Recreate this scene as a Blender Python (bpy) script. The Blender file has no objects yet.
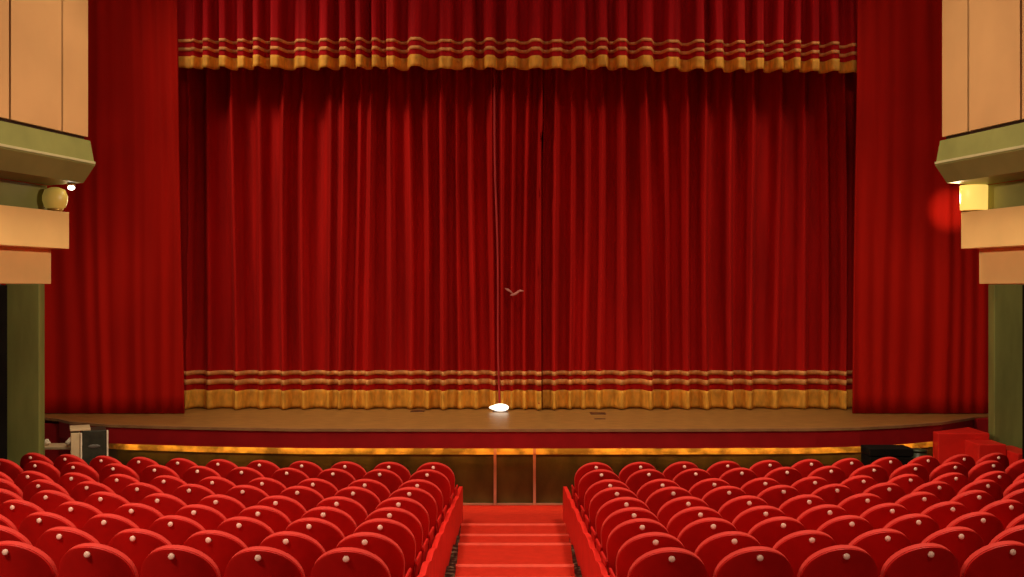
import bpy, bmesh, math, random
from mathutils import Vector, Matrix
random.seed(7)
S = bpy.context.scene
COL = S.collection
PI = math.pi

# ------------------------------------------------------------------ camera, light, exposure
CZ = 3.33                       # eye height above the floor in front of the stage
FPX = 1130.0
cam = bpy.data.objects.new('camera', bpy.data.cameras.new('camera'))
COL.objects.link(cam)
cam.location = (0, 0, CZ)
cam.rotation_euler = (PI/2, 0, 0)
cam.data.sensor_width = 36.0
cam.data.lens = FPX/1024*36.0
cam.data.clip_end = 100
S.camera = cam

w = bpy.data.worlds.new('hall_ambience'); S.world = w
w.use_nodes = True
w.node_tree.nodes['Background'].inputs[0].default_value = (1.0, 0.66, 0.44, 1)
w.node_tree.nodes['Background'].inputs[1].default_value = 0.09

S.view_settings.view_transform = 'Standard'
S.view_settings.look = 'None'
S.view_settings.gamma = 1.0
S.view_settings.use_curve_mapping = False
S.view_settings.exposure = 0.0

def lamp(name, kind, loc, energy, color, target=None, **kw):
    d = bpy.data.lights.new(name, kind)
    d.energy = energy; d.color = color
    for k, v in kw.items(): setattr(d, k, v)
    o = bpy.data.objects.new(name, d); COL.objects.link(o)
    o.location = loc
    if target is not None:
        o.rotation_euler = (Vector(target)-Vector(loc)).to_track_quat('-Z', 'Y').to_euler()
    return o

WARM = (1.0, 0.80, 0.56)
RAD_ = math.radians
# the hall's ceiling lamps over the stalls, plus rear fills added for seat backs
for (lx, ly, e) in ((-7.0, 2.6, 560), (4.5, 1.2, 120), (-3.4, 8.0, 170), (3.4, 8.0, 170), (-3.4, 12.6, 200), (3.4, 12.6, 200)):
    lamp('ceiling_and_fill_lamp', 'AREA', (lx, ly, 10.2), e, WARM, (lx, ly+0.6, 0), shape='DISK', size=1.6, spread=RAD_(110))
# unseen spots added high at both sides, raking across the main curtain's folds
for (lx, ly, e, tx) in ((-7.4, 15.4, 1650, 0.2), (7.4, 15.4, 900, -0.2), (-0.8, 12.5, 120, -0.6)):
    lamp('curtain_fill_spot', 'SPOT', (lx, ly, 10.3), e, WARM, (tx, 19.9, 1.4), spot_size=RAD_(66 if ly > 13 else 50), spot_blend=1.0, shadow_soft_size=0.8)
# unseen area lights added to brighten the valance
for lx in (-4.4, -1.5, 1.5, 4.4):
    lamp('valance_fill', 'AREA', (lx, 16.9, 10.3), 8, WARM, (lx, 19.4, 7.0), shape='DISK', size=0.9, spread=RAD_(140))
# unseen fill spots added to light the side curtains and the balcony fronts
for sx in (-1, 1):
    for tz in (2.2, 4.6, 7.2):
        lamp('side_curtain_fill', 'SPOT', (sx*3.6, 9.6, 9.6), 300, WARM, (sx*7.0, 19.1, tz), spot_size=RAD_(19), spot_blend=0.7, shadow_soft_size=0.2)
    lamp('balcony_fill', 'SPOT', (-sx*5.0, 10.4, 6.0), 2100, WARM, (sx*6.1, 14.4, 3.4), spot_size=RAD_(40), spot_blend=0.8, shadow_soft_size=0.2)

# ------------------------------------------------------------------ materials
def nodes(m):
    m.use_nodes = True
    return m.node_tree.nodes, m.node_tree.links
def mat(name, c, rough=0.6, spec=0.3, var=0.12, scale=6.0, stretch=(1,1,1), bump=0.0, bscale=60.0, sheen=0.0, metal=0.0, c2=None, contrast=None):
    m = bpy.data.materials.new(name); N, L = nodes(m)
    b = N['Principled BSDF']
    tc = N.new('ShaderNodeTexCoord'); mp = N.new('ShaderNodeMapping')
    mp.inputs['Scale'].default_value = stretch
    L.new(tc.outputs['Object'], mp.inputs['Vector'])
    n = N.new('ShaderNodeTexNoise'); n.inputs['Scale'].default_value = scale; n.inputs['Detail'].default_value = 5
    L.new(mp.outputs['Vector'], n.inputs['Vector'])
    r = N.new('ShaderNodeValToRGB')
    lo = tuple(max(0, x*(1-var)) for x in c); hi = c2 if c2 else tuple(min(1, x*(1+var)) for x in c)
    r.color_ramp.elements[0].color = (*lo, 1); r.color_ramp.elements[1].color = (*hi, 1)
    r.color_ramp.elements[0].position, r.color_ramp.elements[1].position = contrast or (0.35, 0.65)
    L.new(n.outputs['Fac'], r.inputs['Fac']); L.new(r.outputs['Color'], b.inputs['Base Color'])
    b.inputs['Roughness'].default_value = rough
    b.inputs['Specular IOR Level'].default_value = spec
    b.inputs['Metallic'].default_value = metal
    if sheen:
        b.inputs['Sheen Weight'].default_value = sheen
        b.inputs['Sheen Roughness'].default_value = 0.45
        b.inputs['Sheen Tint'].default_value = (1, 0.12, 0.1, 1)
    if bump:
        n2 = N.new('ShaderNodeTexNoise'); n2.inputs['Scale'].default_value = bscale; n2.inputs['Detail'].default_value = 3
        L.new(mp.outputs['Vector'], n2.inputs['Vector'])
        bu = N.new('ShaderNodeBump'); bu.inputs['Strength'].default_value = bump; bu.inputs['Distance'].default_value = 0.02
        L.new(n2.outputs['Fac'], bu.inputs['Height']); L.new(bu.outputs['Normal'], b.inputs['Normal'])
    return m
def glow(name, c, strength):
    m = bpy.data.materials.new(name); N, L = nodes(m)
    b = N['Principled BSDF']
    b.inputs['Base Color'].default_value = (*c, 1); b.inputs['Roughness'].default_value = 0.4
    tc = N.new('ShaderNodeTexCoord'); n = N.new('ShaderNodeTexNoise'); n.inputs['Scale'].default_value = 3
    L.new(tc.outputs['Object'], n.inputs['Vector'])
    r = N.new('ShaderNodeValToRGB')
    r.color_ramp.elements[0].color = (*[x*0.8 for x in c], 1); r.color_ramp.elements[1].color = (*c, 1)
    L.new(n.outputs['Fac'], r.inputs['Fac']); L.new(r.outputs['Color'], b.inputs['Emission Color'])
    b.inputs['Emission Strength'].default_value = strength
    return m

M = {}
M['velvet_main'] = mat('curtain_velvet', (0.44, 0.008, 0.006), 0.75, 0.1, 0.2, 1.5, (3, 3, 0.25), sheen=0.08)
M['velvet_leg'] = mat('side_curtain_velvet', (0.46, 0.008, 0.003), 0.8, 0.1, 0.10, 1.5, (3, 3, 0.2), sheen=0.1)
M['velvet_valance'] = mat('valance_velvet', (0.42, 0.006, 0.010), 0.75, 0.1, 0.2, 1.5, (3, 3, 0.25), sheen=0.08)
M['gold'] = mat('gold_cloth', (0.80, 0.38, 0.045), 0.6, 0.3, 0.22, 5, (2, 2, 1), bump=0.2)
M['stripe'] = mat('gold_braid', (0.84, 0.36, 0.11), 0.55, 0.35, 0.25, 6)
M['stage_wood'] = mat('stage_wood', (0.30, 0.145, 0.036), 0.38, 0.4, 0.25, 4, (1, 6, 1), bump=0.05)
M['fascia'] = mat('stage_fascia_red', (0.30, 0.006, 0.008), 0.6, 0.2, 0.1, 3)
M['pit_wood'] = mat('dark_wood_panelling', (0.085, 0.056, 0.013), 0.35, 0.4, 0.4, 3, (1, 1, 0.5))
M['frieze'] = mat('gilded_frieze', (0.50, 0.27, 0.04), 0.5, 0.3, 0.55, 3.2, (1, 1, 1.3), bump=0.5, bscale=14, contrast=(0.4, 0.6))
M['post'] = mat('pink_painted_post', (0.52, 0.20, 0.12), 0.5, 0.3, 0.1, 4)
M['carpet'] = mat('aisle_carpet', (0.44, 0.018, 0.007), 0.85, 0.1, 0.08, 8, bump=0.15, bscale=120)
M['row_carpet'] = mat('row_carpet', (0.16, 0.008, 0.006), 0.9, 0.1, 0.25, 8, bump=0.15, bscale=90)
M['dark_floor'] = mat('dark_aisle_floor', (0.03, 0.022, 0.012), 0.5, 0.3, 0.9, 16, c2=(0.20, 0.15, 0.09), contrast=(0.5, 0.68))
M['panel_red'] = mat('aisle_panel_red', (0.66, 0.016, 0.010), 0.5, 0.25, 0.07, 5)
M['shell'] = mat('seat_shell_red', (0.52, 0.008, 0.006), 0.5, 0.25, 0.1, 5)
M['cushion'] = mat('seat_plush_red', (0.56, 0.030, 0.022), 0.7, 0.2, 0.08, 8, sheen=0.3)
M['iron'] = mat('seat_iron', (0.05, 0.012, 0.010), 0.4, 0.5, 0.2, 8)
M['button'] = mat('number_disc', (1.0, 0.64, 0.54), 0.3, 0.5, 0.06, 20)
M['beige'] = mat('beige_panel', (0.48, 0.26, 0.105), 0.55, 0.3, 0.06, 1.2)
M['beige_beam'] = mat('beige_beam', (0.82, 0.53, 0.20), 0.5, 0.3, 0.05, 1.5)
M['seam'] = mat('dark_brown_seam', (0.035, 0.012, 0.006), 0.7, 0.2, 0.2, 4)
M['green'] = mat('olive_green_paint', (0.19, 0.185, 0.055), 0.45, 0.35, 0.10, 2)
M['green_pillar'] = mat('olive_pillar_paint', (0.19, 0.20, 0.055), 0.5, 0.3, 0.18, 2, (2, 2, 0.4))
M['cream_trim'] = mat('cream_trim', (0.42, 0.37, 0.19), 0.45, 0.4, 0.08, 4)
M['black'] = mat('backstage_black', (0.006, 0.005, 0.004), 0.85, 0.1, 0.3, 3)
M['case_black'] = mat('black_cabinet', (0.030, 0.030, 0.018), 0.5, 0.3, 0.25, 12)
M['cream'] = mat('cream_wood', (0.62, 0.48, 0.27), 0.5, 0.3, 0.12, 5)
M['white_cloth'] = mat('white_cloth', (0.85, 0.72, 0.52), 0.7, 0.2, 0.1, 10)
M['pale_bird'] = mat('pale_plaster', (0.55, 0.20, 0.17), 0.5, 0.3, 0.15, 10)
M['dark_green'] = mat('dark_green_enamel', (0.03, 0.04, 0.015), 0.4, 0.4, 0.2, 6)
M['lamp_metal'] = mat('brass', (0.45, 0.28, 0.08), 0.35, 0.5, 0.15, 8, metal=0.7)
M['lamp_right'] = glow('lit_lamp_glass', (1.0, 0.66, 0.14), 1.0)
M['lamp_left'] = glow('dim_lamp_glass', (0.60, 0.42, 0.08), 0.22)
M['spot_glow'] = glow('white_spot_glow', (1.0, 0.93, 0.8), 5.0)
M['foot_glow'] = glow('footlight_glow', (1.0, 0.9, 0.72), 2.4)
M['led_glow'] = glow('warm_strip_glow', (1.0, 0.68, 0.22), 26.0)

# ------------------------------------------------------------------ helpers
def link(name, me, m, parent=None, smooth=False):
    o = bpy.data.objects.new(name, me); COL.objects.link(o)
    if m and not me.materials: me.materials.append(m)
    if smooth:
        for p in me.polygons: p.use_smooth = True
    if parent: o.parent = parent
    return o
def from_bm(name, bm, m, parent=None, smooth=False):
    bmesh.ops.recalc_face_normals(bm, faces=bm.faces)
    me = bpy.data.meshes.new(name); bm.to_mesh(me); bm.free()
    return link(name, me, m, parent, smooth)
def tag(o, label=None, cat=None, group=None, kind=None):
    if label: o['label'] = label
    if cat: o['category'] = cat
    if group: o['group'] = group
    if kind: o['kind'] = kind
    return o
def root(name, loc=(0,0,0), rz=0):
    o = bpy.data.objects.new(name, None); COL.objects.link(o)
    o.empty_display_size = 0.1
    o.location = loc; o.rotation_euler = (0, 0, rz)
    return o
def add_box(bm, x0, x1, y0, y1, z0, z1, bev=0.0, T=None):
    r = bmesh.ops.create_cube(bm, size=1.0)
    vs = r['verts']
    for v in vs:
        v.co = Vector(((x0+x1)/2+v.co.x*(x1-x0), (y0+y1)/2+v.co.y*(y1-y0), (z0+z1)/2+v.co.z*(z1-z0)))
    if bev:
        es = list({e for v in vs for e in v.link_edges})
        rr = bmesh.ops.bevel(bm, geom=es, offset=bev, segments=2, profile=0.5, affect='EDGES')
        vs = list({v for f in rr['faces'] for v in f.verts} | {v for v in vs if v.is_valid})
    if T:
        for v in vs: v.co = T @ v.co
    return vs
def box(name, dims, m, parent=None, bev=0.0):
    bm = bmesh.new(); add_box(bm, *dims, bev)
    return from_bm(name, bm, m, parent)
def prism(name, pts, z0, z1, m, parent=None, bev=0.0):
    bm = bmesh.new()
    lo = [bm.verts.new((x, y, z0)) for x, y in pts]; hi = [bm.verts.new((x, y, z1)) for x, y in pts]
    n = len(pts)
    bm.faces.new(lo); bm.faces.new(hi)
    for i in range(n): bm.faces.new((lo[i], lo[(i+1) % n], hi[(i+1) % n], hi[i]))
    if bev: bmesh.ops.bevel(bm, geom=list(bm.edges), offset=bev, segments=2, profile=0.5, affect='EDGES')
    return from_bm(name, bm, m, parent)
def lathe(name, prof, m, parent=None, seg=24, axis='z', loc=(0,0,0), smooth=True):
    bm = bmesh.new(); rings = []
    for (r, z) in prof:
        rings.append([bm.verts.new((r*math.cos(2*PI*k/seg), r*math.sin(2*PI*k/seg), z)) for k in range(seg)])
    for a, b in zip(rings, rings[1:]):
        for k in range(seg): bm.faces.new((a[k], a[(k+1) % seg], b[(k+1) % seg], b[k]))
    bm.faces.new(rings[0]); bm.faces.new(rings[-1])
    R = {'z': Matrix(), 'y': Matrix.Rotation(-PI/2, 4, 'X'), 'x': Matrix.Rotation(PI/2, 4, 'Y')}[axis]
    for v in bm.verts: v.co = R @ v.co + Vector(loc)
    return from_bm(name, bm, m, parent, smooth)
def tube(name, pts, r, m, parent=None, seg=8):
    bm = bmesh.new(); rings = []
    P = [Vector(p) for p in pts]
    for i, p in enumerate(P):
        t = (P[min(i+1, len(P)-1)]-P[max(i-1, 0)]).normalized()
        a = t.orthogonal().normalized(); b = t.cross(a)
        rr = r[i] if isinstance(r, (list, tuple)) else r
        rings.append([bm.verts.new(p + a*rr*math.cos(2*PI*k/seg) + b*rr*math.sin(2*PI*k/seg)) for k in range(seg)])
    for a, b in zip(rings, rings[1:]):
        for k in range(seg): bm.faces.new((a[k], a[(k+1) % seg], b[(k+1) % seg], b[k]))
    bm.faces.new(rings[0]); bm.faces.new(rings[-1])
    return from_bm(name, bm, m, parent, True)

# ------------------------------------------------------------------ floor: raked in one low step per row, rows bent around the stage
ROWS, D0, PITCH_D, RAD = 9, 7.1, 0.895, 26.0
SLOPE, STAGE_Z, PIT_Y = 0.0761, 1.21, 17.34
AX = -0.01                              # centre of the aisle
def floor_z(d): return max(0.0, (PIT_Y-d)*SLOPE)
def sag(x): return x*x/(2*RAD)
row_d = [D0*q for q in (1, 1.12, 1.243, 1.333, 1.43, 1.57, 1.69, 1.87, 2.0)]
row_dz = (0.010, -0.012, -0.025, -0.012, 0.0, -0.01, -0.012, -0.012, 0.0)
row_z = [floor_z(d+0.15)+q for d, q in zip(row_d, row_dz)]
edges = [row_d[0]-0.30-4*PITCH_D+PITCH_D*k for k in range(4)] + [d-0.30 for d in row_d] + [row_d[-1]+PITCH_D-0.30]
levels = [row_z[0]+SLOPE*PITCH_D*k for k in (4, 3, 2, 1)] + row_z + [0.0]
def stepped(name, xs, m, y_end, lift=0.0, halfw=None, thick=None, noz=False):
    """a stepped strip; xs are the sample columns, or halfw(d) the half width"""
    bm = bmesh.new(); prof = []
    for k, z in enumerate(levels):
        y0 = edges[k]; y1 = edges[k+1] if k+1 < len(edges) else y_end
        if k+1 == len(edges): prof += [(y0, floor_z(y0)-0.01), (y_end-0.02, 0.0)]; break
        prof += [(y0, z), (y1-0.025, z)]
        if k+1 < len(edges):
            if noz:
                prof.pop()
                prof += [(y1-0.26, z)] + [(y1-0.24+0.03*q, z+0.006*math.sin(PI*q/9)**2) for q in range(1, 9)]
            prof += [(y1, z-0.004)]
    grid = []
    for (y, z) in prof:
        cols = xs if halfw is None else [AX+0.04+halfw(y)*q for q in (-1, -0.33, 0.33, 1)]
        grid.append([bm.verts.new((x, min(y+sag(x), PIT_Y-0.005), z+lift)) for x in cols])
    for a, b in zip(grid, grid[1:]):
        for k in range(len(a)-1):
            try: bm.faces.new((a[k], a[k+1], b[k+1], b[k]))
            except ValueError: pass
    o = from_bm(name, bm, m)
    return o
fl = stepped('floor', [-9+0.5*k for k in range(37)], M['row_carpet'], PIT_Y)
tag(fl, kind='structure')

def runner_half(y):
    if y > 15.4: return 0.93
    if y > 14.7: return 0.70
    return max(0.595, 0.595 + (y-11.2)*0.028)
ru = stepped('aisle_carpet', None, M['carpet'], PIT_Y-0.02, 0.012, runner_half, noz=True)
so = ru.modifiers.new('thickness', 'SOLIDIFY'); so.thickness = 0.01; so.offset = -1
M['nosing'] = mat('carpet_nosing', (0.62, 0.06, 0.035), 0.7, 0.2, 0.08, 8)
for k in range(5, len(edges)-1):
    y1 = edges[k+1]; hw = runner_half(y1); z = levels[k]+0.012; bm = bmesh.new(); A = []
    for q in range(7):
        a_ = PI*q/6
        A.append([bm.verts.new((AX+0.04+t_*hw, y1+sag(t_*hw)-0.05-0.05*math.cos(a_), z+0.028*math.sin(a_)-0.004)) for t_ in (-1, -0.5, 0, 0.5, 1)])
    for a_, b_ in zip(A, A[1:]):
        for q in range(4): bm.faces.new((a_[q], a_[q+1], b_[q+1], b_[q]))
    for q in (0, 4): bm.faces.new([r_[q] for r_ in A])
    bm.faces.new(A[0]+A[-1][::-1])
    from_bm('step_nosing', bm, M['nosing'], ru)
tag(ru, 'bright red carpet runner stepping down the centre aisle to the stage', 'carpet')
for s, nm in ((-1, 'left'), (1, 'right')):
    bm = bmesh.new()
    for k, z in enumerate(levels[:-1]):
        y0, y1 = edges[k], edges[k+1]
        xa, xb = sorted((AX+s*0.55, AX+s*0.72))
        add_box(bm, xa, xb, y0, y1, z-0.03, z+0.006)
    o = from_bm('trim_1' if s < 0 else 'trim_2', bm, M['dark_floor']); tag(o, kind='structure')

# ------------------------------------------------------------------ stage
stage_front = [(-7.35, 18.35), (-7.04, 18.0), (-6.27, 17.6), (-5.42, 17.40), (-4.4, 17.22), (-3.2, 17.08), (0, 17.04), (2.6, 17.05), (4.6, 17.12), (5.3, 17.25), (6.0, 17.5), (6.8, 17.9), (7.58, 18.6)]
st = prism('stage', stage_front+[(8.4, 19.0), (8.4, 22.0), (-8.4, 22.0), (-8.4, 19.0)], STAGE_Z-0.04, STAGE_Z, M['stage_wood'])
tag(st, 'brown wooden stage floor jutting out below the main curtain', 'stage')
def offset_line(off):
    return [(x*(1+0), y+off) for x, y in stage_front]
f_out = [(x, y-0.02) for x, y in stage_front]; f_in = [(x, y+0.10) for x, y in stage_front]
fa = prism('fascia', f_out+f_in[::-1], 0.92, STAGE_Z-0.035, M['fascia'], st)
fa['label'] = 'dark red fascia along the stage edge'
prism('edge_strip', [(x, y-0.035) for x, y in stage_front]+[(x, y+0.02) for x, y in stage_front][::-1], STAGE_Z-0.037, STAGE_Z+0.004, mat('stage_edge_wood', (0.30, 0.15, 0.06), 0.45, 0.35, 0.15, 5), st)
# pit wall under the overhang
def ribbon(y0, y1, x_lim):
    L = [(x, y) for x, y in stage_front if abs(x) <= x_lim]
    return [(x, y+y0) for x, y in L] + [(x, y+y1) for x, y in L][::-1]
w1 = prism('wall_front', ribbon(0.36, 0.46, 7.1), 0, 0.93, M['pit_wood']); tag(w1, kind='structure')
fr = prism('trim_3', ribbon(0.338, 0.359, 7.1), 0.775, 0.94, M['frieze']); tag(fr, kind='structure')
pp = []
for i, px in enumerate((-3.4, -1.75, -0.26, 0.345, 1.9, 3.6)):
    o = box('wall_post', (px-0.022, px+0.022, PIT_Y-0.04, PIT_Y+0.04, 0.0, 0.93), M['post'], bev=0.005)
    pp.append(o)
for o, l in zip(pp, ('second wall post from the corner under the stage, behind the seats', 'pink wall post under the stage, hidden beside the second seat column', 'thin pink wall post under the stage, first at the end of the aisle', 'thin pink wall post under the stage, second at the end of the aisle', 'thin wall post under the stage behind the aisle seats', 'outer wall post under the stage behind the seat rows')):
    tag(o, l, 'post', 'posts on the wall under the stage')
for o in (pp[0], pp[1], pp[4], pp[5]): bpy.data.objects.remove(o)
box('baseboard_front', (-0.95, 0.95, PIT_Y-0.012, PIT_Y+0.02, 0, 0.035), M['post'])['kind'] = 'structure'
o = prism('light_strip', ribbon(0.17, 0.20, 7.0), 1.00, 1.02, M['led_glow'])
tag(o, 'warm light strip tucked under the stage overhang', 'light strip')

# ------------------------------------------------------------------ curtains
def fold_fn(ridges, amp, sharp=1.0, flat=False):
    R = sorted(ridges); a = [amp*random.uniform(0.55, 1.2) for _ in R]
    def f(x):
        if x <= R[0]: return a[0]*0.8
        if x >= R[-1]: return a[-1]*0.8
        for i in range(len(R)-1):
            if R[i] <= x <= R[i+1]:
                t = (x-R[i])/(R[i+1]-R[i])
                c = 0.5+0.5*math.cos(2*PI*t)
                if flat: c = min(1, max(0, 0.5+(c-0.42)*1.25)); c = c*c*(3-2*c)
                else: c = c**sharp
                gap = min(1.0, (R[i+1]-R[i])/0.35)
                base = a[i]*(1-t)+a[i+1]*t
                return base*(1-gap) + base*gap*c
        return 0
    return f
def cloth(name, x0, x1, z0, z1, y, f, m, parent=None, dx=0.022, nz=24, off=0.0, drift=None, hem=None, thick=0.02, lift=None, skew=0.0):
    bm = bmesh.new(); nx = max(2, int((x1-x0)/dx)); grid = []
    for j in range(nz+1):
        row = []
        for i in range(nx+1):
            x = x0+(x1-x0)*i/nx
            zb = z0 + (hem(x) if hem else 0)
            z = zb+(z1-zb)*j/nz
            d = drift(x, z) if drift else 0
            row.append(bm.verts.new((x+skew*(z-STAGE_Z), y-f(x+d)-off, z+(lift(x) if lift else 0))))
        grid.append(row)
    for a, b in zip(grid, grid[1:]):
        for k in range(nx): bm.faces.new((a[k], a[k+1], b[k+1], b[k]))
    me = bpy.data.meshes.new(name); bm.to_mesh(me); bm.free()
    o = link(name, me, m, parent, True)
    s = o.modifiers.new('thickness', 'SOLIDIFY'); s.thickness = thick; s.offset = -1
    return o
CY = 20.02
def cx(px): return (px-512)/FPX*(CY-0.08)
ridge_px = [188, 209, 237, 262, 287, 306, 331, 343, 359, 370, 390, 409, 427, 443, 459, 474, 494, 503, 513, 527, 541.0]
ridge_px2 = [543.0, 555, 570, 584, 599, 620, 646, 664, 686, 705, 730, 749, 777, 802, 823, 840, 858]
gapx = cx(542)
rl = [cx(p) for p in ridge_px]; rr = [cx(p) for p in ridge_px2]
def drift_main(x, z):
    return 0.035*math.sin(x*1.7+z*0.42)+0.018*math.sin(x*4.3-z*0.5+1.3)
for (nm, x0, x1, R, lab) in (('stage_curtain', -6.3, gapx-0.016, rl, 'red velvet main curtain half with white footlight before its hem'),
                            ('stage_curtain', gapx+0.016, 6.4, rr, 'red velvet main curtain half beyond the dark centre gap')):
    f = fold_fn(R, 0.36, 2.4)
    c = root(nm, ((x0+x1)/2, CY, STAGE_Z)); tag(c, lab, 'curtain', 'halves of the main stage curtain')
    def part(n, z0, z1, m, off, nz=24, th=0.02):
        o = cloth(n, x0, x1, z0, z1, CY, f, m, c, nz=nz, off=off, drift=drift_main, thick=th)
        o.matrix_parent_inverse = Matrix.Translation(c.location).inverted()
        return o
    part('drape', STAGE_Z+0.012, 9.0, M['velvet_main'], 0.0, 40)
    g = part('gold_band', STAGE_Z+0.014, 1.545, M['gold'], 0.032, 6, 0.012); g['label'] = 'gold band along the hem'
    part('braid_stripe', 1.645, 1.735, M['stripe'], 0.018, 2, 0.012)
    part('braid_stripe', 1.81, 1.882, M['stripe'], 0.018, 2, 0.012)

M['lit_edge_velvet'] = mat('lit_edge_velvet', (0.46, 0.035, 0.035), 0.7, 0.2, 0.1, 4)  # paler than the curtain: light caught by the edge, put into the colour
left_half = [o for o in COL.objects if o.name == 'stage_curtain'][0]
o = tube('leading_edge', [(cx(493+7*q/14)+0.012*math.sin(q*0.9), CY-0.36, 8.2-(8.2-1.25)*q/14) for q in range(15)], 0.018, M['lit_edge_velvet'], left_half)
o.matrix_parent_inverse = Matrix.Translation(left_half.location).inverted(); o['label'] = 'curtain edge in paler red for the light it catches'
vy = 19.45
def vx(px): return (px-512)/FPX*(vy-0.12)
vpx = [193, 207, 223.5, 242.5, 259, 277, 303, 325, 344, 360.5, 377, 391, 416.5, 446.5, 468.5, 490, 511.7, 537, 556, 579, 602, 621, 646, 672, 698, 716, 740, 759, 778, 794, 812.6, 831.6, 855]
vf = fold_fn([vx(p) for p in vpx], 0.32, flat=True)
va = root('stage_valance', (0.1, vy, 7.08)); tag(va, 'pleated red velvet valance with scalloped gold fringe above the main curtain', 'valance')
vd = lambda x, z: 0.015*math.sin(x*3+z)
def vpart(n, z0, z1, m, off, nz, hem=None, th=0.015):
    o = cloth(n, -6.35, 6.5, z0, z1, vy, vf, m, va, nz=nz, off=off, drift=vd, hem=hem, thick=th, lift=tilt)
    o.matrix_parent_inverse = Matrix.Translation(va.location).inverted(); return o
hem = lambda x: 0.014*math.sin(x*13)*math.sin(x*4.1)
tilt = lambda x: -0.07*max(0, (x-1.5)/4.5)
vpart('drape', 7.12, 9.05, M['velvet_valance'], 0, 16)
vpart('gold_fringe', 7.085, 7.285, M['gold'], 0.014, 4, lambda x: hem(x)).__setitem__('label', 'scalloped gold fringe')
vpart('braid_stripe', 7.375, 7.432, M['stripe'], 0.014, 2)
vpart('braid_stripe', 7.525, 7.575, M['stripe'], 0.014, 2)

LY = 19.12
for (x0, x1, lab) in ((-8.6, -5.545, 'plain red side curtain hanging before the stage behind the black cabinet'), (5.755, 8.7, 'plain red side curtain behind the bright wall lamp')):
    R = [x0]
    while R[-1] < x1: R.append(R[-1]+random.uniform(0.16, 0.42))
    lf = fold_fn(R, 0.05, 1.0)
    o = cloth('side_curtain', x0, x1, STAGE_Z+0.01, 9.05, LY, lf, M['velvet_leg'], nz=24, drift=lambda x, z: 0.03*math.sin(x*2+z*0.7), thick=0.03, skew=(-0.0175 if x0 < 0 else 0.0125))
    tag(o, lab, 'curtain', 'side curtains of the stage')
wb = box('wall_back', (-9.5, 9.5, 22.05, 22.2, 0, 10), M['black']); tag(wb, kind='structure')
hd = box('trim_4', (-9.0, 9.0, 19.0, 20.4, 9.0, 9.6), M['black']); tag(hd, kind='structure')

# things on the stage
bx_, by_ = -0.20, 19.42
ft = root('footlight', (bx_, by_, STAGE_Z)); tag(ft, 'glowing white footlight on the stage floor before the curtain hem', 'footlight')
bm = bmesh.new(); bmesh.ops.create_uvsphere(bm, u_segments=24, v_segments=12, radius=1)
for v in bm.verts:
    v.co = Vector((v.co.x*0.145*(1.35 if v.co.x < -0.6 else 1), v.co.y*0.10, v.co.z*0.066*(0.7 if v.co.x < -0.6 else 1)+0.075))
from_bm('lens', bm, M['foot_glow'], ft, True)
box('base_plate', (-0.13, 0.13, -0.06, 0.06, 0, 0.014), M['iron'], ft, 0.003)
bk = tube('bracket', [(-0.1, 0.09, 0.008), (-0.1, 0.10, 0.05), (0.0, 0.11, 0.09), (0.1, 0.10, 0.05), (0.1, 0.09, 0.008)], 0.008, M['iron'], ft)
for (px, py, wd, dp, lab) in ((418, 411, 0.24, 0.30, 'small dark floor plate on the stage near the footlight'), (598, 413.5, 0.26, 0.28, 'small dark floor plate on the stage, close to the curtain hem'), (600, 419, 0.18, 0.05, 'narrow dark floor plate on the stage nearer the front edge')):
    d = (CZ-STAGE_Z)*FPX/(py-288.5); x = (px-512)/FPX*d
    o = box('floor_plate', (x-wd/2, x+wd/2, d-dp/2, d+dp/2, STAGE_Z-0.002, STAGE_Z+0.008), M['iron'], None, 0.002)
    tag(o, lab, 'floor plate', 'floor plates on the stage')
# pale bird figure on the curtain
bd = root('bird_figure', (0.02, CY-0.37, CZ-(293-288.5)/FPX*19.8)); tag(bd, 'tiny pale bird figure with spread wings on the curtain above the footlight', 'bird figure')
bm = bmesh.new()
def blade(pts, rad):
    rings = []
    P = [Vector(p) for p in pts]
    for i, p in enumerate(P):
        t = (P[min(i+1, len(P)-1)]-P[max(i-1, 0)]).normalized(); a = Vector((0, 1, 0)); b = t.cross(a).normalized()
        rings.append([bm.verts.new(p + a*0.4*rad[i]*math.cos(2*PI*k/10) + b*rad[i]*math.sin(2*PI*k/10)) for k in range(10)])
    for a, b in zip(rings, rings[1:]):
        for k in range(10): bm.faces.new((a[k], a[(k+1) % 10], b[(k+1) % 10], b[k]))
    bm.faces.new(rings[0]); bm.faces.new(rings[-1])
blade([(-0.05, 0, -0.04), (0.0, 0, -0.03), (0.05, 0, -0.01), (0.08, 0, 0.01), (0.10, 0, 0.015)], [0.008, 0.022, 0.024, 0.018, 0.006])
from_bm('body', bm, M['pale_bird'], bd, True)
bm = bmesh.new(); blade([(0.0, 0, -0.02), (-0.04, 0, 0.02), (-0.09, 0, 0.055), (-0.15, 0, 0.085)], [0.012, 0.016, 0.024, 0.005]); from_bm('wing', bm, M['pale_bird'], bd, True)
bm = bmesh.new(); blade([(0.03, 0, -0.01), (0.08, 0, 0.025), (0.13, 0, 0.04), (0.19, 0, 0.035)], [0.012, 0.016, 0.022, 0.005]); from_bm('wing', bm, M['pale_bird'], bd, True)

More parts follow.
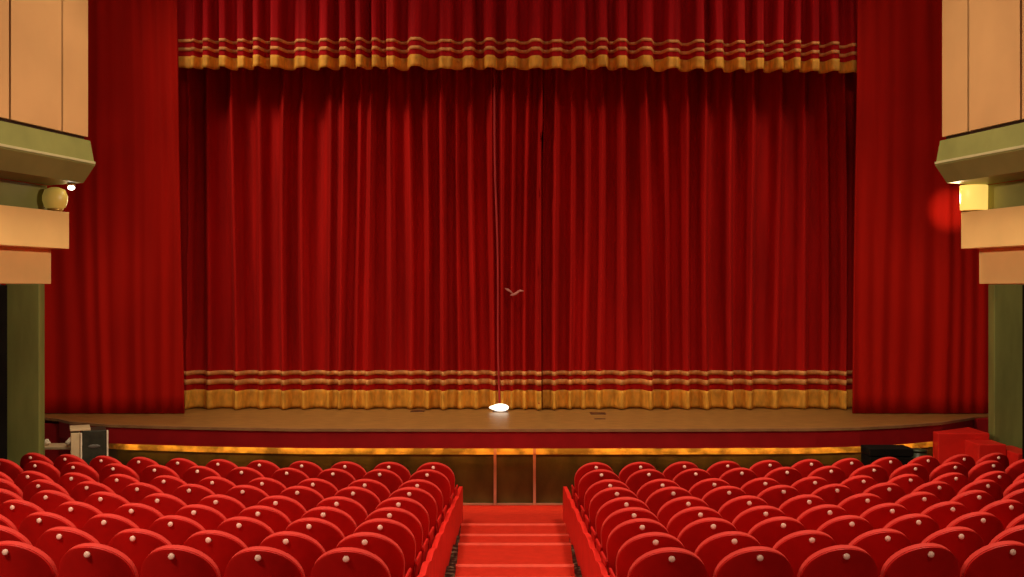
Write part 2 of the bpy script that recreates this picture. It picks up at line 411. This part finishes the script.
# ------------------------------------------------------------------ side walls with their boxes
ANG = math.radians(12); U = Vector((math.sin(ANG), math.cos(ANG), 0)); NN = Vector((math.cos(ANG), -math.sin(ANG), 0))
E = Vector((-5.44, 14.5, 0))
def wp(side, t, s, z):
    p = E - U*t + NN*s
    return Vector((p.x, p.y, z)) if side < 0 else Vector((-p.x+0.08, p.y, z))
def extrude_wall(bm, side, prof, t0, t1):
    a = [bm.verts.new(wp(side, t0, s, z)) for s, z in prof]; b = [bm.verts.new(wp(side, t1, s, z)) for s, z in prof]
    n = len(prof); bm.faces.new(a); bm.faces.new(b)
    for i in range(n): bm.faces.new((a[i], a[(i+1) % n], b[(i+1) % n], b[i]))
def wall_obj(name, side, prof, t0, t1, m, parent=None, bev=0):
    bm = bmesh.new(); extrude_wall(bm, side, prof, t0, t1)
    if bev: bmesh.ops.bevel(bm, geom=list(bm.edges), offset=bev, segments=2, profile=0.5, affect='EDGES')
    return from_bm(name, bm, m, parent)
rect = lambda s0, s1, z0, z1: [(s0, z0), (s1, z0), (s1, z1), (s0, z1)]
for side, nm in ((-1, 'left'), (1, 'right')):
    bm = bmesh.new()
    for (t0, t1) in ((0, 0.535), (0.575, 1.54), (1.58, 2.55), (2.59, 3.56), (3.6, 4.57), (4.61, 5.58), (5.62, 6.59), (6.63, 7.6)):
        extrude_wall(bm, side, rect(-0.05, 0.0, 5.275, 9.6), t0, t1)
    wl = from_bm('wall_'+nm, bm, M['beige']); tag(wl, kind='structure')
    bk = wall_obj('wall_%s_backing' % nm, side, rect(-2.6, -0.052, 4.93, 9.6), 0.005, 7.8, M['seam']); tag(bk, kind='structure')
    lw = wall_obj('wall_%s_lower' % nm, side, rect(-2.7, -2.06, 0, 3.38), -1.22, 8.0, M['black']); tag(lw, kind='structure')  # flat black stands in for the dark inside the open doorway
    # balcony front
    bl = root('balcony_ledge', wp(side, 0, 0, 4.64))
    tag(bl, 'olive green balcony ledge above the %s' % ('dim round wall lamp' if side < 0 else 'bright drum wall lamp'), 'balcony', 'balcony ledges on the side walls')
    bl.rotation_euler = (0, 0, 0)
    inv = Matrix.Translation(bl.location).inverted()
    for (n, prof, m) in (('fascia', [(-0.05, 5.225), (0.03, 5.225), (0.085, 4.955), (-0.05, 4.955)], M['green']),
                         ('cream_moulding', rect(-0.05, 0.105, 4.925, 4.954), M['cream_trim']),
                         ('soffit', [(-0.58, 4.924), (0.098, 4.924), (0.098, 4.905), (-0.07, 4.685), (-0.58, 4.665)], M['green'])):
        o = wall_obj(n, side, prof, -0.002, 7.8, m, bl); o.matrix_parent_inverse = inv
    z4 = wall_obj('trim_%d' % (5 if side < 0 else 6), side, rect(-0.70, -0.59, 4.312, 4.66), 0.0, 7.8, M['green']); tag(z4, kind='structure')
    b1 = wall_obj('beam', side, rect(-0.9, -0.27, 3.84, 4.31), 0.0, 7.8, M['beige_beam'], None, 0.006)
    b1.name = 'trim_%d' % (7 if side < 0 else 8); tag(b1, kind='structure')
    b2 = wall_obj('beam', side, rect(-2.6, -0.53, 3.39, 3.839), 0.0, 7.8, M['beige_beam'], None, 0.006)
    b2.name = 'trim_%d' % (9 if side < 0 else 10); tag(b2, kind='structure')
pl = box('pillar', (-7.31, -6.82, 16.3, 16.5, 0.0, 3.395), M['green_pillar'], None, 0.012); tag(pl, 'tall olive green pillar beside the black cabinet', 'pillar', None, 'structure')
pr = box('pillar', (7.52, 8.5, 17.62, 17.85, 0.0, 3.395), M['green_pillar'], None, 0.012); tag(pr, 'tall olive green pillar beside the red side steps', 'pillar', None, 'structure')

# wall lamps
p = wp(1, 0.08, -0.40, 4.328)
lr = root('wall_lamp', p); tag(lr, 'brightly lit yellow drum wall lamp under the balcony', 'wall lamp', 'wall lamps under the balconies')
lathe('lamp_shade', [(0.15, 0.005), (0.168, 0.015), (0.172, 0.315), (0.165, 0.325)], M['lamp_right'], lr)
lamp('wall_lamp_beam', 'SPOT', p+Vector((0.0, 0.25, 0.16)), 700, (1, 0.7, 0.4), (7.40, 19.1, 4.66), spot_size=RAD_(11), spot_blend=1.0, shadow_soft_size=0.03)
lathe('base', [(0.05, -0.015), (0.15, -0.012), (0.15, 0.004)], M['lamp_metal'], lr)
lamp('wall_lamp_bulb', 'POINT', p+Vector((-0.14, 0.20, 0.16)), 20, (1, 0.7, 0.35), shadow_soft_size=0.1)
p = wp(-1, 0.08, -0.42, 4.328)
ll = root('wall_lamp', p); tag(ll, 'dim yellow round wall lamp under the balcony', 'wall lamp', 'wall lamps under the balconies')
lathe('lamp_shade', [(0.09, 0.02), (0.13, 0.05), (0.155, 0.13), (0.155, 0.19), (0.125, 0.27), (0.05, 0.30)], M['lamp_left'], ll)
lathe('base', [(0.05, -0.015), (0.10, 0.0), (0.10, 0.03)], M['lamp_metal'], ll)
lamp('wall_lamp_bulb', 'POINT', p+Vector((0.12, 0.2, 0.14)), 3, (1, 0.75, 0.35), shadow_soft_size=0.1)
p = wp(-1, 0.06, -0.20, 4.668)
sp = root('spotlight', p); tag(sp, 'tiny white spotlight under the balcony beside the dim wall lamp', 'spotlight')
lathe('bulb', [(0.02, -0.075), (0.04, -0.06), (0.045, -0.04), (0.03, -0.02)], M['spot_glow'], sp, 16)
lathe('collar', [(0.05, -0.02), (0.05, 0.01)], M['lamp_metal'], sp, 16)

# ------------------------------------------------------------------ seats
def outline(h, a, b, H, w0):
    """half width at height h above the seat joint; semi-ellipse of height b at the top of H"""
    if h <= H-b: return w0+(a-w0)*(h/(H-b))**0.7
    q = (h-(H-b))/b
    return a*math.sqrt(max(0, 1-q**2.15))
LEAN = math.tan(math.radians(13))
def back_surface(bm, a, b, H, w0, z0, yoff_front, yoff_rear, curve, pillow=0.0, bulge=0.012, nu=18, nv=20):
    """closed shell between a front and a rear sheet that share an outline"""
    def sheet(front):
        g = []
        for j in range(nv+1):
            tt = j/nv; h = H*math.sin(tt*PI/2)**1.0 if True else H*tt
            wv = outline(h, a, b, H, w0)
            row = []
            for i in range(nu+1):
                u = -math.cos(PI*i/nu)
                x = wv*u
                y = curve*x*x - h*LEAN
                edge = (1-u*u)**0.5 * min(1, (max(0, 1-(h/H)**6))**0.5) * min(1, 0.4+h/0.08)
                y += (yoff_front + pillow*edge) if front else (yoff_rear - bulge*edge)
                row.append(bm.verts.new((x, y, z0+h+(yoff_front*LEAN*(h/H)**2 if front else 0))))
            g.append(row)
        for p_, q_ in zip(g, g[1:]):
            for i in range(nu): bm.faces.new((p_[i], p_[i+1], q_[i+1], q_[i]))
        return g
    F = sheet(True); R = sheet(False)
    for j in range(nv):
        bm.faces.new((F[j][0], F[j+1][0], R[j+1][0], R[j][0])); bm.faces.new((F[j][-1], F[j+1][-1], R[j+1][-1], R[j][-1]))
    for i in range(nu): bm.faces.new((F[0][i], F[0][i+1], R[0][i+1], R[0][i]))
    bmesh.ops.remove_doubles(bm, verts=bm.verts, dist=0.0008)

def make_seat():
    t = root('theatre_seat')
    bm = bmesh.new(); back_surface(bm, 0.258, 0.24, 0.495, 0.232, 0.40, 0.004, -0.010, 1.15, 0.0, 0.008)
    sh = from_bm('back_shell', bm, M['shell'], t, True); sh.data.set_sharp_from_angle(angle=RAD_(48))
    bm = bmesh.new(); back_surface(bm, 0.260, 0.242, 0.499, 0.232, 0.40, 0.048, 0.0045, 1.15, 0.03, 0.0)
    from_bm('back_cushion', bm, M['cushion'], t, True).data.set_sharp_from_angle(angle=RAD_(48))
    # seat squab
    bm = bmesh.new(); add_box(bm, -0.235, 0.235, 0.05, 0.50, 0.36, 0.46, 0.035)
    from_bm('seat_cushion', bm, M['cushion'], t, True)
    bm = bmesh.new(); add_box(bm, -0.22, 0.22, 0.06, 0.46, 0.325, 0.36, 0.01)
    from_bm('seat_pan', bm, M['shell'], t)
    for s in (-1, 1):
        bm = bmesh.new(); add_box(bm, s*0.262-0.011, s*0.262+0.011, 0.02, 0.36, 0.52, 0.555, 0.008)
        add_box(bm, s*0.262-0.010, s*0.262+0.010, 0.05, 0.30, 0.10, 0.521, 0.006)
        add_box(bm, s*0.262-0.011, s*0.262+0.011, 0.08, 0.24, 0.0, 0.101, 0.006)
        from_bm('armrest', bm, M['iron'] if False else M['shell'], t)
    zb = 0.848; hb = zb-0.40; yb = -hb*LEAN-0.019
    nb = lathe('number_disc', [(0.021, -0.004), (0.021, 0.004), (0.016, 0.008), (0.004, 0.009)], M['button'], sh, 16, 'y')
    nb.rotation_euler = (math.radians(13), 0, PI); nb.location = (0, yb, zb)
    nb['label'] = 'pale round number disc on the back'
    return t, list(t.children)
proto, kids = make_seat()
ORD = ['first', 'second', 'third', 'fourth', 'fifth', 'sixth', 'seventh', 'eighth', 'ninth', 'tenth', 'eleventh', 'twelfth', 'thirteenth']
ROWN = ['the row nearest the camera'] + ['the %s row from the camera' % o for o in ORD[1:8]] + ['the row nearest the stage']
PITCH = 0.561
first = True
for r in range(ROWS):
    for side, blk in ((-1, 'left'), (1, 'right')):
        for k in range(14):
            x = 1.022 + PITCH*k; y = row_d[r] + sag(x)
            xx = x*(1-0.5*(x/RAD)**2)
            if k and (abs(xx)-0.28)/y > 0.4531: break
            if xx > 6.72: break
            if first:
                o = proto; first = False
            else:
                o = proto.copy(); COL.objects.link(o)
                for c in kids:
                    d = c.copy(); COL.objects.link(d); d.parent = o
                    for g in c.children:
                        e = g.copy(); COL.objects.link(e); e.parent = d
            o.location = (-0.019+0.0075*(row_d[r]-D0)+side*xx, y+0.12, row_z[r])
            o.rotation_euler = (0, 0, side*x/RAD)
            place = 'beside the aisle parapet' if k == 0 else '%s from the aisle' % ORD[k]
            tag(o, 'red theatre seat %s in %s, %s block' % (place, ROWN[r], blk), 'seat', 'red theatre seats in the stalls')

# ------------------------------------------------------------------ scalloped aisle panels
for side in (-1, 1):
    bm = bmesh.new(); pts = []
    y = 5.6; yend = 15.55
    n = 240
    top = []
    for i in range(n+1):
        yy = y+(yend-y)*i/n
        ph = 0.5
        for q in range(ROWS-1):
            if row_d[q] <= yy < row_d[q+1]: ph = (yy-row_d[q])/(row_d[q+1]-row_d[q])
        if yy < row_d[0]: ph = ((yy-row_d[0])/PITCH_D) % 1.0
        if yy >= row_d[-1]: ph = min(0.6, (yy-row_d[-1])/PITCH_D)
        top.append((yy, floor_z(yy)+0.445+0.035*abs(math.sin(PI*ph))**0.8))
    # rounded far end
    top[-1] = (yend, top[-1][1]-0.05); top[-2] = (top[-2][0], top[-2][1]-0.015)
    bot = [(yy, max(0.0, floor_z(yy)-0.04)) for yy, _ in top]
    axp = AX+(0.045 if side > 0 else 0)
    xa, xb = axp+side*0.665, axp+side*0.715
    for (xo, xi) in ((xa, xb),):
        A = [bm.verts.new((xo, yy, z)) for yy, z in top]; B = [bm.verts.new((xi, yy, z)) for yy, z in top]
        C = [bm.verts.new((xo, yy, z)) for yy, z in bot]; D = [bm.verts.new((xi, yy, z)) for yy, z in bot]
        for i in range(n):
            bm.faces.new((A[i], A[i+1], B[i+1], B[i])); bm.faces.new((C[i], C[i+1], A[i+1], A[i]))
            bm.faces.new((D[i], D[i+1], B[i+1], B[i])); bm.faces.new((C[i], C[i+1], D[i+1], D[i]))
        bm.faces.new((A[0], B[0], D[0], C[0])); bm.faces.new((A[n], B[n], D[n], C[n]))
    o = from_bm('aisle_parapet', bm, M['panel_red'])
    tag(o, 'low scalloped red parapet closing the %s seat block along the aisle' % ('left' if side < 0 else 'right'), 'parapet', 'red parapets along the aisle')

# ------------------------------------------------------------------ stage-left gear: cabinet, table, cloths
cb = root('speaker_cabinet', (-6.22, 16.72, 0), RAD_(22)); tag(cb, 'black cabinet in a cream frame standing before the stage beside the green pillar', 'cabinet')
box('body', (-0.14, 0.20, -0.16, 0.30, 0.0, 1.25), M['case_black'], cb, 0.01)
box('side_board', (-0.29, -0.16, -0.19, 0.28, 0.0, 1.225), M['cream'], cb, 0.008)
box('top_board', (-0.30, -0.02, -0.20, 0.29, 1.252, 1.285), M['cream'], cb, 0.006)
box('front_panel', (-0.135, 0.19, -0.20, -0.161, 0.03, 1.246), M['case_black'], cb, 0.01)
box('edge_strip', (0.202, 0.225, -0.20, -0.14, 0.0, 1.24), M['white_cloth'], cb, 0.003)
box('edge_strip', (-0.158, -0.137, -0.215, -0.17, 0.0, 1.22), M['white_cloth'], cb, 0.003)
bm = bmesh.new(); bmesh.ops.create_uvsphere(bm, u_segments=20, v_segments=10, radius=1)
for v in bm.verts: v.co = Vector((v.co.x*0.085+0.03, -0.20+v.co.y*0.01, 1.02+v.co.z*0.028))
from_bm('badge', bm, mat('grey_badge', (0.12, 0.11, 0.09), 0.4, 0.4), cb, True)
tb = root('side_table', (-6.85, 17.25, 0)); tag(tb, 'small pale table between the green pillar and the black cabinet', 'table')
box('table_top', (-0.42, 0.30, -0.22, 0.22, 0.90, 0.94), M['cream'], tb, 0.006)
for a in (-0.38, 0.26):
    for b in (-0.18, 0.18): box('leg', (a-0.02, a+0.02, b-0.02, b+0.02, 0, 0.9), M['cream'], tb, 0.003)
def crumple(name, loc, r, lab):
    bm = bmesh.new(); bmesh.ops.create_icosphere(bm, subdivisions=3, radius=1)
    rnd = random.Random(lab)
    ph = [rnd.uniform(0, 6) for _ in range(6)]
    for v in bm.verts:
        c = v.co; k = 1+0.12*math.sin(5*c.x+ph[0])*math.sin(4*c.y+ph[1])+0.10*math.sin(7*c.z+ph[2]+3*c.x)
        v.co = Vector((c.x*r*k*1.15, c.y*r*k, max(c.z, -0.75)*r*k*0.9+0.68*r))
    o = from_bm(name, bm, M['white_cloth'], None, True); o.location = loc
    tag(o, lab, 'cloth', 'white bundles on the side table')
crumple('cloth_bundle', (-6.66, 17.12, 0.94), 0.085, 'larger white bundle on the pale table nearest the black cabinet')
crumple('cloth_bundle', (-7.10, 17.22, 0.94), 0.06, 'smaller white bundle on the pale table behind the green pillar')
b2 = prism('wall_cheek', [(7.62, 18.5), (8.6, 18.5), (8.6, 18.9), (7.62, 18.9)], 0, 1.19, M['fascia']); tag(b2, kind='structure')
bs = prism('stage_cheek', [(-7.9, 18.45), (-7.38, 18.45), (-7.38, 18.98), (-7.9, 18.98)], 0, 1.12, M['fascia']); bs.name = 'wall_side'; tag(bs, kind='structure')

# ------------------------------------------------------------------ stage-right gear and side steps
ec = root('equipment_case', (5.57, 16.75, 0)); tag(ec, 'black equipment case under the stage edge beside the dark green drum', 'case')
box('body', (-0.33, 0.30, -0.22, 0.22, 0, 0.86), M['black'], ec, 0.015)
box('lid', (-0.335, 0.305, -0.225, 0.225, 0.87, 0.985), M['black'], ec, 0.012)
tube('handle', [(-0.08, -0.222, 0.60), (-0.08, -0.25, 0.61), (0.08, -0.25, 0.61), (0.08, -0.222, 0.60)], 0.008, M['iron'], ec)
gd = root('drum', (6.03, 16.78, 0)); tag(gd, 'dark green drum between the black case and the red side steps', 'drum')
lathe('body', [(0.125, 0), (0.13, 0.01), (0.13, 0.30), (0.136, 0.31), (0.13, 0.32), (0.13, 0.62), (0.136, 0.63), (0.13, 0.64), (0.13, 0.91)], M['dark_green'], gd)
lathe('lid', [(0.135, 0.911), (0.137, 0.94), (0.05, 0.955)], M['dark_green'], gd)
ss = root('side_steps', (7.0, 17.5, 0)); tag(ss, 'red carpeted side steps leading up to the stage end beside the green pillar', 'steps')
inv = Matrix.Translation(ss.location).inverted()
o = prism('upper_step', [(6.60, 17.50), (7.40, 17.50), (7.40, 18.30), (6.84, 17.86), (6.60, 17.73)], 0, 1.09, M['panel_red'], ss, 0.015); o.matrix_parent_inverse = inv
o = prism('lower_step', [(7.0, 16.95), (7.42, 16.95), (7.42, 17.49), (7.0, 17.49)], 0, 0.99, M['panel_red'], ss, 0.015); o.matrix_parent_inverse = inv
o = prism('lower_step', [(7.43, 16.6), (7.75, 16.6), (7.75, 17.5), (7.43, 17.5)], 0, 0.90, M['panel_red'], ss, 0.015); o.matrix_parent_inverse = inv
